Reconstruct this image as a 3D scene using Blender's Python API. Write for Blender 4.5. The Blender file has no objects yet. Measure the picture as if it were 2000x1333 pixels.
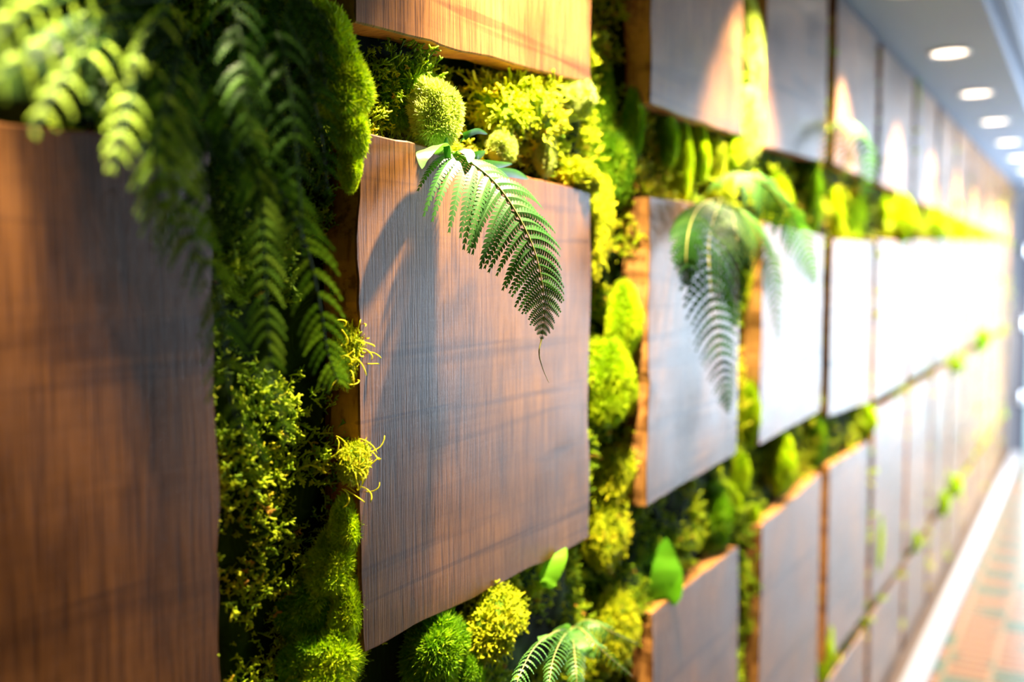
import bpy, math, random
import numpy as np
from mathutils import Vector, Matrix

rng = np.random.default_rng(11)
random.seed(7)
sc = bpy.context.scene
COL = sc.collection

# ------------------------------------------------------------------ camera
EYE = 1.625           # eye height above the floor
STAND = 0.65          # distance from the wall's face (x = 0) to the lens
FPX = 1900.0
PITCH = math.atan(126.5 / FPX)
YAW = math.atan(1140.0 / FPX * math.cos(PITCH))
CR = Vector((math.cos(YAW), math.sin(YAW), 0))
CF = Vector((-math.sin(YAW) * math.cos(PITCH), math.cos(YAW) * math.cos(PITCH), -math.sin(PITCH)))
CU = CR.cross(CF)
CC = Vector((STAND, 0, EYE))
cam_d = bpy.data.cameras.new('camera')
cam_d.lens = FPX / 2000 * 36
cam_d.sensor_width = 36
cam_d.clip_start = 0.02
cam_d.dof.use_dof = True
cam_d.dof.focus_distance = 1.07
cam_d.dof.aperture_fstop = 1.9
cam = bpy.data.objects.new('camera', cam_d)
COL.objects.link(cam)
m = Matrix((CR, CU, -CF)).transposed().to_4x4()
m.translation = CC
cam.matrix_world = m
sc.camera = cam

# ------------------------------------------------------------------ daylight, exposure
sc.view_settings.view_transform = 'Standard'
sc.view_settings.look = 'None'
sc.view_settings.gamma = 1
sc.view_settings.exposure = 0.28
sc.view_settings.use_curve_mapping = False
sc.cycles.use_denoising = True
sc.cycles.max_bounces = 6
sc.cycles.diffuse_bounces = 3
sc.cycles.glossy_bounces = 3
sc.cycles.transmission_bounces = 4
sc.cycles.sample_clamp_indirect = 6
w = bpy.data.worlds.new('sky')
sc.world = w
w.use_nodes = True
bgn = w.node_tree.nodes['Background']
bgn.inputs[0].default_value = (0.80, 0.92, 1.0, 1)
bgn.inputs[1].default_value = 2.5


def area(name, loc, target, sx, sy, power, color):
    d = bpy.data.lights.new(name, 'AREA')
    d.shape = 'RECTANGLE'
    d.size, d.size_y, d.energy, d.color = sx, sy, power, color
    o = bpy.data.objects.new(name, d)
    COL.objects.link(o)
    o.location = loc
    o.rotation_euler = (Vector(target) - Vector(loc)).to_track_quat('-Z', 'Z').to_euler()
    return o


# daylight through the side windows (one long row) and the glazed far end
area('daylight_side', (2.62, 7.95, 1.30), (0, 7.95, 1.30), 3.7, 2.3, 1050, (0.70, 0.83, 1.0))
area('daylight_end', (1.25, 10.45, 1.25), (1.25, 0, 1.25), 2.2, 2.3, 28, (0.78, 0.88, 1.0))
SPOT_POWER = 390.0
SPOT_COLOR = (1.0, 0.76, 0.50)
LIGHT_Y = [0.236 + 0.907 * k for k in range(11)]
LIGHT_X = 0.172
CEIL = 2.43

# ------------------------------------------------------------------ helpers


def ray(px, py):
    return CR * ((px - 1000) / FPX) + CU * ((666.5 - py) / FPX) + CF


def wall_pt(px, py, x=0.0):
    """the spot on a plane parallel to the wall, x metres in front of it"""
    r = ray(px, py)
    return CC + r * ((x - CC.x) / r.x)


def depth_at(p):
    return (Vector(p) - CC).dot(CF)


def _hash(i, j, k, s):
    n = (i * 374761393 + j * 668265263 + k * 2147483647 + s * 974711) & 0xFFFFFFFF
    n = ((n ^ (n >> 13)) * 1274126177) & 0xFFFFFFFF
    return ((n ^ (n >> 16)) & 0xFFFF) / 65535.0


def vnoise(P, s=0):
    P = np.asarray(P, float)
    if P.ndim == 1:
        P = P[None]
    I = np.floor(P).astype(np.int64)
    f = P - I
    f = f * f * (3 - 2 * f)
    out = np.zeros(len(P))
    for a in (0, 1):
        for b in (0, 1):
            for c in (0, 1):
                wgt = (f[:, 0] if a else 1 - f[:, 0]) * (f[:, 1] if b else 1 - f[:, 1]) * (f[:, 2] if c else 1 - f[:, 2])
                out += wgt * _hash(I[:, 0] + a, I[:, 1] + b, I[:, 2] + c, s)
    return out


def fbm(P, s=0, o=3):
    P = np.asarray(P, float)
    v, amp, tot = 0, 1.0, 0
    for k in range(o):
        v = v + amp * vnoise(P * 2 ** k, s + k)
        tot += amp
        amp *= 0.5
    return v / tot


def mesh_np(name, V, T, mats, rnd=None, midx=None, smooth=True, quads=None):
    me = bpy.data.meshes.new(name)
    V = np.asarray(V, np.float32)
    loops, starts, tot = [], [], 0
    if T is not None and len(T):
        T = np.asarray(T, np.int32)
        loops.append(T.ravel())
        starts.append(np.arange(len(T)) * 3)
        tot = len(T) * 3
    if quads is not None and len(quads):
        Q = np.asarray(quads, np.int32)
        loops.append(Q.ravel())
        starts.append(tot + np.arange(len(Q)) * 4)
    L = np.concatenate(loops)
    S = np.concatenate(starts).astype(np.int32)
    me.vertices.add(len(V))
    me.vertices.foreach_set('co', V.ravel())
    me.loops.add(len(L))
    me.loops.foreach_set('vertex_index', L)
    me.polygons.add(len(S))
    me.polygons.foreach_set('loop_start', S)
    for mt in (mats if isinstance(mats, (list, tuple)) else [mats]):
        me.materials.append(mt)
    if midx is not None:
        me.polygons.foreach_set('material_index', np.asarray(midx, np.int32))
    me.polygons.foreach_set('use_smooth', np.full(len(S), smooth))
    if rnd is not None:
        at = me.attributes.new('rnd', 'FLOAT', 'POINT')
        at.data.foreach_set('value', np.asarray(rnd, np.float32))
    me.update(calc_edges=True)
    me.validate()
    return me


def link(name, me, parent=None):
    o = bpy.data.objects.new(name, me)
    COL.objects.link(o)
    if parent:
        o.parent = parent
    return o


def tag(o, label=None, cat=None, group=None, kind=None):
    for k, v in (('label', label), ('category', cat), ('group', group), ('kind', kind)):
        if v:
            o[k] = v
    return o


def empty(name, loc, label, cat, group=None):
    o = bpy.data.objects.new(name, None)
    COL.objects.link(o)
    o.location = loc
    o.empty_display_size = 0.05
    return tag(o, label, cat, group)


def box_arrays(boxes):
    V, Q = [], []
    for (x0, y0, z0, x1, y1, z1) in boxes:
        b = len(V)
        V += [(x0, y0, z0), (x1, y0, z0), (x1, y1, z0), (x0, y1, z0), (x0, y0, z1), (x1, y0, z1), (x1, y1, z1), (x0, y1, z1)]
        Q += [tuple(b + i for i in f) for f in ((0, 3, 2, 1), (4, 5, 6, 7), (0, 1, 5, 4), (1, 2, 6, 5), (2, 3, 7, 6), (3, 0, 4, 7))]
    return V, Q


def boxes(name, bs, mat, parent=None, bevel=0):
    V, Q = box_arrays(bs)
    o = link(name, mesh_np(name, V, None, mat, quads=Q, smooth=False), parent)
    if bevel:
        b = o.modifiers.new('bevel', 'BEVEL')
        b.width, b.segments = bevel, 2
    return o


def structure(name, bs, mat, bevel=0):
    return tag(boxes(name, bs, mat, None, bevel), kind='structure')


def lathe(name, prof, mat, loc, parent=None, n=32):
    """prof: (r, z) from the axis outward"""
    V, Q, T = [], [], []
    for r, z in prof:
        for k in range(n):
            a = 2 * math.pi * k / n
            V.append((loc[0] + r * math.cos(a), loc[1] + r * math.sin(a), loc[2] + z))
    for i in range(len(prof) - 1):
        for k in range(n):
            Q.append((i * n + k, i * n + (k + 1) % n, (i + 1) * n + (k + 1) % n, (i + 1) * n + k))
    return link(name, mesh_np(name, V, None, mat, quads=Q), parent)


# ------------------------------------------------------------------ materials
class NT:
    def __init__(s, name):
        s.m = bpy.data.materials.new(name)
        s.m.use_nodes = True
        s.t = s.m.node_tree
        s.b = s.t.nodes['Principled BSDF']
        s.out = s.t.nodes['Material Output']

    def n(s, typ, **kw):
        nd = s.t.nodes.new(typ)
        for k, v in kw.items():
            if k.startswith('i_'):
                key = k[2:]
                nd.inputs[int(key) if key.isdigit() else key.replace('_', ' ')].default_value = v
            else:
                setattr(nd, k, v)
        return nd

    def l(s, a, b):
        s.t.links.new(a, b)

    def ramp(s, fac, stops):
        r = s.n('ShaderNodeValToRGB')
        cr = r.color_ramp
        while len(cr.elements) < len(stops):
            cr.elements.new(0.5)
        for e, (p, c) in zip(cr.elements, stops):
            e.position = p
            e.color = (*c, 1) if len(c) == 3 else c
        s.l(fac, r.inputs[0])
        return r.outputs[0]

    def math(s, op, a, b=None, clamp=False):
        nd = s.n('ShaderNodeMath', operation=op, use_clamp=clamp)
        for i, v in enumerate((a, b)):
            if v is None:
                continue
            if isinstance(v, (int, float)):
                nd.inputs[i].default_value = v
            else:
                s.l(v, nd.inputs[i])
        return nd.outputs[0]

    def mix(s, mode, fac, a, b):
        nd = s.n('ShaderNodeMix', data_type='RGBA', blend_type=mode)
        for i, v in ((0, fac), (6, a), (7, b)):
            if isinstance(v, (int, float)):
                nd.inputs[i].default_value = v
            elif isinstance(v, tuple):
                nd.inputs[i].default_value = (*v, 1)
            else:
                s.l(v, nd.inputs[i])
        return nd.outputs[2]


def plain(name, col, rough=0.6, emit=0, emit_col=None, metal=0):
    k = NT(name)
    nz = k.n('ShaderNodeTexNoise', i_Scale=40.0)
    c = k.ramp(nz.outputs[0], [(0.3, tuple(v * 0.93 for v in col)), (0.7, col)])
    k.l(c, k.b.inputs['Base Color'])
    k.b.inputs['Roughness'].default_value = rough
    k.b.inputs['Metallic'].default_value = metal
    if emit:
        k.b.inputs['Emission Color'].default_value = (*(emit_col or col), 1)
        k.b.inputs['Emission Strength'].default_value = emit
    return k.m


def wood(name, dark, mid, light, rough, bump):
    k = NT(name)
    tc = k.n('ShaderNodeTexCoord')
    oi = k.n('ShaderNodeObjectInfo')
    off = k.n('ShaderNodeVectorMath', operation='SCALE')
    cmb = k.n('ShaderNodeCombineXYZ', i_0=3.1, i_1=5.7, i_2=9.3)
    k.l(cmb.outputs[0], off.inputs[0])
    k.l(oi.outputs['Random'], off.inputs[3])

    def coords(scale, rot=(0, 0, 0)):
        add = k.n('ShaderNodeVectorMath', operation='ADD')
        k.l(tc.outputs['Object'], add.inputs[0])
        k.l(off.outputs[0], add.inputs[1])
        mp = k.n('ShaderNodeMapping')
        mp.inputs['Scale'].default_value = scale
        mp.inputs['Rotation'].default_value = rot
        k.l(add.outputs[0], mp.inputs[0])
        return mp.outputs[0]

    def noise(co, scale, det, rough_=0.5, dist=0.0):
        nz = k.n('ShaderNodeTexNoise', i_Scale=scale, i_Detail=det, i_Roughness=rough_, i_Distortion=dist)
        k.l(co, nz.inputs['Vector'])
        return nz.outputs[0]
    pores = noise(coords((60, 520, 12)), 1.0, 4, 0.65)            # fine upright pores
    band = noise(coords((8, 44, 1.4), (0.03, 0, 0)), 1.0, 4, 0.55, 0.6)   # broad upright figure
    saw = noise(coords((3, 2.2, 150), (0.075, 0, 0)), 1.0, 5, 0.6)    # saw marks across the board
    sawbig = noise(coords((3, 1.4, 24), (0.085, 0, 0)), 1.0, 3, 0.5, 0.4)
    blot = noise(coords((5, 5, 5)), 1.0, 3)
    tone = k.math('ADD', k.math('MULTIPLY', band, 0.13), k.math('MULTIPLY', blot, 0.52))
    tone = k.math('ADD', tone, k.math('MULTIPLY', pores, 0.35))
    thin = noise(coords((40, 1.1, 62), (0.075, 0, 0)), 1.0, 2, 0.5, 0.3)
    col = k.ramp(tone, [(0.40, dark), (0.55, mid), (0.70, light)])
    line = k.ramp(sawbig, [(0.36, (0.40, 0.36, 0.34)), (0.43, (1, 1, 1)), (0.60, (1, 1, 1)), (0.68, (1.0, 0.98, 0.95))])
    col = k.mix('MULTIPLY', 0.72, col, line)
    sl = k.ramp(saw, [(0.30, (0.70, 0.68, 0.66)), (0.48, (1, 1, 1)), (0.7, (1.06, 1.05, 1.04))])
    col = k.mix('MULTIPLY', 0.35, col, sl)
    tl_ = k.ramp(thin, [(0.28, (0.45, 0.41, 0.39)), (0.325, (1, 1, 1))])
    col = k.mix('MULTIPLY', 0.6, col, tl_)
    pl = k.ramp(pores, [(0.38, (0.42, 0.38, 0.36)), (0.49, (1, 1, 1))])
    col = k.mix('MULTIPLY', 0.75, col, pl)
    var = k.ramp(oi.outputs['Random'], [(0.0, (0.86, 0.86, 0.88)), (1.0, (1.12, 1.08, 1.04))])
    col = k.mix('MULTIPLY', 1.0, col, var)
    col = k.mix('MULTIPLY', 1.0, col, oi.outputs['Color'])      # each board's tint
    k.l(col, k.b.inputs['Base Color'])
    h = k.math('ADD', k.math('MULTIPLY', pores, 1.2), k.math('MULTIPLY', saw, 0.35))
    h = k.math('ADD', h, k.math('MULTIPLY', sawbig, 1.1))
    bp = k.n('ShaderNodeBump', i_Strength=bump, i_Distance=0.0012)
    k.l(h, bp.inputs['Height'])
    k.l(bp.outputs[0], k.b.inputs['Normal'])
    rr = k.ramp(blot, [(0.3, (rough - 0.06,) * 3), (0.7, (rough + 0.08,) * 3)])
    k.l(rr, k.b.inputs['Roughness'])
    k.b.inputs['Specular IOR Level'].default_value = 0.22
    return k.m


M_FACE = wood('walnut_face', (0.075, 0.035, 0.012), (0.20, 0.100, 0.036), (0.37, 0.20, 0.080), 0.37, 0.32)
M_EDGE = wood('raw_board_edge_lit', (0.30, 0.13, 0.030), (0.50, 0.25, 0.06), (0.66, 0.38, 0.12), 0.62, 0.5)  # raw wood edges, brightened with warm lamplight in the colour


def leafmat(name, stops, rough=0.42, trans=0.35, spec=0.5, attr='rnd', scale=90):
    k = NT(name)
    a = k.n('ShaderNodeAttribute', attribute_name=attr)
    nz = k.n('ShaderNodeTexNoise', i_Scale=float(scale), i_Detail=2.0)
    f = k.math('ADD', a.outputs['Fac'], k.math('MULTIPLY', k.math('SUBTRACT', nz.outputs[0], 0.5), 0.35), True)
    c = k.ramp(f, stops)
    k.l(c, k.b.inputs['Base Color'])
    k.b.inputs['Roughness'].default_value = rough
    k.b.inputs['Specular IOR Level'].default_value = spec
    if trans:
        t = k.n('ShaderNodeBsdfTranslucent')
        k.l(k.mix('MULTIPLY', 1.0, c, (1.25, 1.35, 0.55)), t.inputs[0])
        mx = k.n('ShaderNodeMixShader', i_0=trans)
        k.l(k.b.outputs[0], mx.inputs[1])
        k.l(t.outputs[0], mx.inputs[2])
        k.l(mx.outputs[0], k.out.inputs[0])
    return k.m


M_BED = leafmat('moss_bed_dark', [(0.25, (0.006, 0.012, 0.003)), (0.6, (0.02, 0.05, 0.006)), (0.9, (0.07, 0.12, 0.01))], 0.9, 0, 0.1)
M_SPRIG = leafmat('moss_sprig_lime', [(0.0, (0.03, 0.09, 0.008)), (0.35, (0.22, 0.40, 0.004)), (0.7, (0.50, 0.62, 0.004)), (0.92, (0.66, 0.58, 0.02)), (1.0, (0.5, 0.26, 0.03))], 0.7, 0.25, 0.2)
M_CUSH = leafmat('moss_cushion_body', [(0.2, (0.04, 0.10, 0.006)), (0.6, (0.12, 0.24, 0.01)), (1.0, (0.25, 0.36, 0.015))], 0.9, 0, 0.1)
M_FUZZ = leafmat('moss_cushion_tips', [(0.0, (0.14, 0.32, 0.006)), (0.5, (0.44, 0.64, 0.006)), (1.0, (0.72, 0.80, 0.012))], 0.75, 0.3, 0.15)
M_FUZZ_GLARE = leafmat('moss_glare_tips', [(0.0, (0.30, 0.44, 0.05)), (0.5, (0.55, 0.66, 0.14)), (1.0, (0.75, 0.80, 0.30))], 0.75, 0.3, 0.15)  # lamp glare painted in as a paler tip colour
M_FUZZG = leafmat('moss_green_tips', [(0.0, (0.05, 0.19, 0.010)), (0.5, (0.20, 0.44, 0.006)), (1.0, (0.50, 0.66, 0.02))], 0.75, 0.3, 0.15)
M_TWIG = leafmat('moss_yellow_twigs', [(0.0, (0.24, 0.34, 0.004)), (0.5, (0.52, 0.62, 0.006)), (0.9, (0.74, 0.70, 0.012)), (1.0, (0.6, 0.36, 0.03))], 0.7, 0.25, 0.2)
M_FERN = leafmat('fern_green', [(0.0, (0.018, 0.085, 0.014)), (0.5, (0.045, 0.19, 0.028)), (1.0, (0.16, 0.40, 0.08))], 0.40, 0.28, 0.6)
M_FERNL = leafmat('fern_olive', [(0.0, (0.010, 0.035, 0.004)), (0.25, (0.022, 0.075, 0.007)), (0.5, (0.065, 0.17, 0.012)), (1.0, (0.24, 0.38, 0.03))], 0.55, 0.3, 0.2)
M_FERNB = leafmat('fern_mid_green', [(0.0, (0.018, 0.085, 0.014)), (0.5, (0.05, 0.19, 0.028)), (1.0, (0.15, 0.34, 0.05))], 0.6, 0.28, 0.15)
M_FERND = leafmat('fern_backlit_green', [(0.0, (0.008, 0.035, 0.005)), (0.5, (0.022, 0.085, 0.010)), (1.0, (0.10, 0.17, 0.015))], 0.6, 0.3, 0.12)  # darkness of the backlit fronds painted into the leaf colour
M_LEAF = leafmat('broad_leaf_green', [(0.0, (0.03, 0.14, 0.006)), (0.5, (0.09, 0.34, 0.010)), (1.0, (0.22, 0.52, 0.02))], 0.55, 0.35, 0.15)
M_STEM = leafmat('fern_stem', [(0.0, (0.20, 0.22, 0.04)), (1.0, (0.42, 0.40, 0.12))], 0.5, 0, 0.4)
M_WALL = plain('grey_plaster', (0.10, 0.10, 0.11), 0.8)
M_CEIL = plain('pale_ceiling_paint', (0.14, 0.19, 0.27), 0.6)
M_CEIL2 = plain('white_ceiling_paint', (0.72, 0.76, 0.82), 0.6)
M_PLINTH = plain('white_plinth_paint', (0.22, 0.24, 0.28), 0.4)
M_DARK = plain('dark_frame_paint', (0.035, 0.04, 0.06), 0.45)
M_HINGE = plain('brushed_hinge_metal', (0.75, 0.76, 0.8), 0.3, metal=0.8)
M_TRIM = plain('downlight_trim', (0.8, 0.8, 0.8), 0.4)
M_LENS = plain('downlight_lens', (1.0, 0.86, 0.70), 0.4, 5.0, (1.0, 0.80, 0.62))
M_BACK = plain('dark_backing_board', (0.03, 0.03, 0.025), 0.9)


def carpet_mat():
    k = NT('patterned_carpet')
    tc = k.n('ShaderNodeTexCoord')
    mp = k.n('ShaderNodeMapping')
    k.l(tc.outputs['Object'], mp.inputs[0])
    base = k.n('ShaderNodeTexBrick', i_Scale=1.0)
    base.offset = 0.0
    base.inputs['Color1'].default_value = (0.14, 0.066, 0.038, 1)
    base.inputs['Color2'].default_value = (0.115, 0.056, 0.034, 1)
    base.inputs['Mortar'].default_value = (0.18, 0.125, 0.085, 1)
    base.inputs['Mortar Size'].default_value = 0.012
    base.inputs['Brick Width'].default_value = 0.17
    base.inputs['Row Height'].default_value = 0.075
    k.l(mp.outputs[0], base.inputs[0])
    teal = k.n('ShaderNodeTexChecker', i_Scale=5.9)
    teal.inputs[1].default_value = (0, 0, 0, 1)
    teal.inputs[2].default_value = (1, 1, 1, 1)
    k.l(mp.outputs[0], teal.inputs[0])
    wv = k.n('ShaderNodeTexNoise', i_Scale=2.3)
    k.l(mp.outputs[0], wv.inputs[0])
    gate = k.math('MULTIPLY', teal.outputs[1], k.math('GREATER_THAN', wv.outputs[0], 0.47))
    c = k.mix('MIX', k.math('MULTIPLY', gate, 0.75), base.outputs[0], (0.035, 0.085, 0.07))
    nz = k.n('ShaderNodeTexNoise', i_Scale=300.0)
    c = k.mix('MULTIPLY', 0.5, c, k.ramp(nz.outputs[0], [(0.3, (0.75, 0.75, 0.75)), (0.7, (1, 1, 1))]))
    k.l(c, k.b.inputs['Base Color'])
    k.b.inputs['Roughness'].default_value = 0.22
    return k.m


def glass_mat():
    k = NT('window_glass')
    k.t.nodes.remove(k.b)
    tr = k.n('ShaderNodeBsdfTransparent')
    tr.inputs[0].default_value = (0.86, 0.97, 0.97, 1)
    gl = k.n('ShaderNodeBsdfGlossy', i_Roughness=0.03)
    fr = k.n('ShaderNodeFresnel', i_IOR=1.5)
    mx = k.n('ShaderNodeMixShader')
    k.l(fr.outputs[0], mx.inputs[0])
    k.l(tr.outputs[0], mx.inputs[1])
    k.l(gl.outputs[0], mx.inputs[2])
    k.l(mx.outputs[0], k.out.inputs[0])
    return k.m


M_GLASS = glass_mat()

# ------------------------------------------------------------------ room shell
Y0, Y1, XR = -1.4, 9.95, 2.5
structure('floor', [(-0.2, Y0, -0.1, XR + 0.2, Y1 + 0.3, 0)], carpet_mat())
structure('wall_left', [(-0.2, Y0, 0, -0.14, Y1, CEIL + 0.3)], M_BACK)
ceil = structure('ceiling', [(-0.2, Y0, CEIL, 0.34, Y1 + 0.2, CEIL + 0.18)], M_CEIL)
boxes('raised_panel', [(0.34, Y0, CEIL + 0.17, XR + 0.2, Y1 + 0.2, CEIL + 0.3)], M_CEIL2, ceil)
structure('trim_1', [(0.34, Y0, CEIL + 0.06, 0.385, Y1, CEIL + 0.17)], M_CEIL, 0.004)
structure('wall_back', [(-0.2, Y0 - 0.1, 0, XR + 0.2, Y0, CEIL + 0.3)], M_WALL)
structure('wall_right', [(XR, Y0, 0, XR + 0.1, 6.1, CEIL + 0.3), (XR, 6.1, 0, XR + 0.1, Y1 + 0.1, 0.12), (XR, 6.1, 2.48, XR + 0.1, Y1 + 0.1, CEIL + 0.3),
                         (XR, 9.8, 0.12, XR + 0.1, Y1 + 0.1, 2.48)], M_WALL)
structure('baseboard_left', [(0.042, Y0, 0, 0.125, Y1 - 0.02, 0.03)], M_PLINTH, 0.004)
structure('trim_2', [(-0.14, Y0, 0, 0.042, Y1 - 0.02, 0.022)], plain('dark_shadow_gap_strip', (0.07, 0.045, 0.03), 0.5))  # dark strip standing in for the shadow gap below the boards
# glazed far end: dark jamb with three hinges beside the wall, pane, far jamb, head
structure('wall_far', [(-0.2, Y1, 0, 0.07, Y1 + 0.12, CEIL + 0.3), (0.07, Y1, 2.30, XR + 0.2, Y1 + 0.12, CEIL + 0.3)], M_WALL)
d1 = structure('door_1', [(0.07, Y1 + 0.02, 0, 0.145, Y1 + 0.10, 2.30), (0.145, Y1 + 0.02, 2.22, XR, Y1 + 0.10, 2.30), (1.28, Y1 + 0.02, 0, 1.36, Y1 + 0.10, 2.22)], M_DARK, 0.004)
boxes('pane', [(0.145, Y1 + 0.05, 0.0, 1.28, Y1 + 0.06, 2.22)], M_GLASS, d1)
boxes('pane', [(1.36, Y1 + 0.05, 0.0, XR, Y1 + 0.06, 2.22)], M_GLASS, d1)
for z in (1.86, 1.20, 0.52):
    lathe('hinge', [(0.0, -0.055), (0.02, -0.055), (0.022, -0.05), (0.022, 0.05), (0.02, 0.055), (0.0, 0.055)], M_HINGE, (0.105, Y1 - 0.005, z), d1, 12)
structure('ground_outside', [(-8, Y1 + 0.3, -0.2, 12, 30, -0.1)], plain('pale_paving', (0.6, 0.6, 0.6), 0.8))

# downlights
ORD = ['first', 'second', 'third', 'fourth', 'fifth', 'sixth', 'seventh', 'eighth', 'ninth', 'tenth', 'eleventh', 'twelfth', 'thirteenth', 'fourteenth']
for k, y in enumerate(LIGHT_Y):
    vis = k - 4
    lab = ('round recessed ceiling downlight with warm lens, %s of the visible row from the near end' % ORD[vis]) if vis >= 0 else \
          ('round recessed downlight above the %s board column, nearer than the five in view' % ['first', 'second', 'third', 'fourth'][k])
    t = empty('downlight', (LIGHT_X, y, CEIL), lab, 'downlight', 'recessed downlights along the wall')
    lathe('trim_ring', [(0.062, 0.0), (0.070, -0.003), (0.068, -0.006), (0.062, -0.007), (0.058, -0.003), (0.056, 0.0)], M_TRIM, (0, 0, 0), t)
    lathe('lens', [(0.0, -0.0035), (0.03, -0.0033), (0.059, -0.002)], M_LENS, (0, 0, 0), t)
    d = bpy.data.lights.new('downlight_lamp', 'SPOT')
    d.energy, d.color = SPOT_POWER, SPOT_COLOR
    d.spot_size, d.spot_blend, d.shadow_soft_size = math.radians(74), 0.65, 0.016
    lo = bpy.data.objects.new('downlight_lamp', d)
    COL.objects.link(lo)
    lo.parent = t
    lo.location = (0, 0, -0.02)
    lo.rotation_euler = (0, math.radians(3), 0)      # tipped a little towards the wall

# ------------------------------------------------------------------ wooden boards
# every board: near edge, far edge, then top / bottom height at its near and far edge
COLS = [(0.02, 0.585), (0.779, 1.312), (1.54, 2.025), (2.195, 2.765), (2.875, 3.46), (3.545, 4.21)]
y = 4.29
while y < 9.3:
    COLS.append((y, y + 0.615))
    y += 0.692
PANELS = []


def board(row, c, y0, y1, zt0, zt1, zb0, zb1, label, th=0.05):
    seed = row * 37 + c * 5
    n = 26
    cy, cz = (y0 + y1) / 2, (zt0 + zt1 + zb0 + zb1) / 4
    u = np.linspace(0, 1, n)

    def edge(k, amp):
        t = np.linspace(0, 1, n)
        P = np.stack([t * 7 + seed * 3.3, np.full(n, k * 11.7), np.zeros(n)], 1)
        e = (fbm(P, k, 3) - 0.5) * 2 * amp
        chip = np.maximum(0, vnoise(P * 2.6 + 31.0, k + 9) - 0.74) * amp * 4
        return e, chip
    el, cl = edge(1, 0.006)
    er, cr_ = edge(2, 0.008)
    et, ct = edge(3, 0.004)
    eb, cb = edge(4, 0.003)
    U, W = np.meshgrid(u, u, indexing='ij')          # U along y, W upward
    zb = zb0 + (zb1 - zb0) * U + eb[:, None] + cb[:, None] * 0.6
    zt = zt0 + (zt1 - zt0) * U + et[:, None] - ct[:, None]
    yl = y0 + el[None, :] + cl[None, :] * 0.6
    yr = y1 + er[None, :] - cr_[None, :]
    Y = yl + (yr - yl) * U
    Z = zb + (zt - zb) * W
    X = (fbm(np.stack([U.ravel() * 4 + seed, W.ravel() * 6, np.zeros(n * n)], 1), 5, 2).reshape(n, n) - 0.5) * 0.002
    V = [np.stack([X.ravel(), Y.ravel() - cy, Z.ravel() - cz], 1)]
    idx = np.arange(n * n).reshape(n, n)
    Q = [np.stack([idx[:-1, :-1], idx[1:, :-1], idx[1:, 1:], idx[:-1, 1:]], -1).reshape(-1, 4)]
    mi = [np.zeros((n - 1) ** 2)]
    loop = np.concatenate([idx[:-1, 0], idx[-1, :-1], idx[:0:-1, -1], idx[0, :0:-1]])
    base = V[0][loop]
    nl = len(loop)
    cen = np.array([0, base[:, 1].mean(), base[:, 2].mean()])
    prev = loop
    off = n * n
    wob = fbm(np.stack([base[:, 1] * 9 + seed, base[:, 2] * 9, np.zeros(nl)], 1), 7, 3) - 0.5
    for j, (dx, grow) in enumerate([(-0.0018, 0.0018), (-th * 0.4, 0.002), (-th * 0.75, 0.002), (-th, -0.002)]):
        ring = base.copy()
        dirv = base - cen
        dirv[:, 0] = 0
        # push along the nearest edge's outward axis
        ax = np.zeros_like(base)
        hw, hh = (y1 - y0) / 2, (zt0 - zb0) / 2
        side = np.abs(base[:, 1] / hw) > np.abs(base[:, 2] / hh)
        ax[side, 1] = np.sign(base[side, 1])
        ax[~side, 2] = np.sign(base[~side, 2])
        g = grow + (wob * 0.016 * (j / 3.0))
        ring += ax * g[:, None]
        ring[:, 0] = base[:, 0] + dx
        V.append(ring)
        cur = off + np.arange(nl)
        Q.append(np.stack([prev, cur, np.roll(cur, -1), np.roll(prev, -1)], -1))
        mi.append(np.full(nl, 0 if j == 0 else 1))
        prev = cur
        off += nl
    V.append(np.array([[-th, 0, 0]]))
    T = np.stack([prev, np.full(nl, off), np.roll(prev, -1)], -1)
    Vv = np.concatenate(V)
    me = mesh_np('wood_board', Vv, T, [M_FACE, M_EDGE], midx=np.concatenate([np.ones(nl)] + mi), quads=np.concatenate(Q), smooth=False)
    o = link('wood_board', me)
    o.location = (0, cy, cz)
    o.color = {(2, 0): (0.50, 0.42, 0.29, 1), (2, 1): (1.0, 0.90, 0.56, 1), (1, 1): (1.15, 1.06, 0.76, 1)}.get((row, c), (0.92, 0.92, 0.90, 1))  # shade put into the nearest board's darker stain, warm light into the next
    tag(o, label, 'wood board', 'wooden boards on the moss wall')
    PANELS.append((y0, y1, min(zb0, zb1), max(zt0, zt1)))
    return o


ROWN = {1: 'top row', 2: 'second row from the ceiling', 3: 'third row from the ceiling', 4: 'lowest row'}
TOPS2 = {0: (1.725, 1.735), 1: (1.773, 1.748), 2: (1.758, 1.757), 3: (1.746, 1.738), 4: (1.730, 1.743), 5: (1.75, 1.766)}
BOT2 = {0: (1.22, 1.22), 1: (1.229, 1.227), 2: (1.232, 1.246), 3: (1.239, 1.250), 4: (1.222, 1.196), 5: (1.191, 1.194)}
SPECIAL = {
    (2, 0): 'dark brown board nearest the lens, mostly shaded by the hanging fern',
    (2, 1): 'sharp brown square board with saw marks, one fern frond hanging in front of it',
    (1, 1): 'warm lit board of the top row with a yellow moss clump under it',
    (1, 2): 'grey brown top row board with a warm cone of light at its far edge',
    (2, 2): 'lilac grey board with an orange side and a dark fern hanging over it',
    (2, 3): 'pale lilac board behind the two thin fern tips',
    (3, 2): 'dark brown board of the third row behind the pointed green leaf',
}
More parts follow.
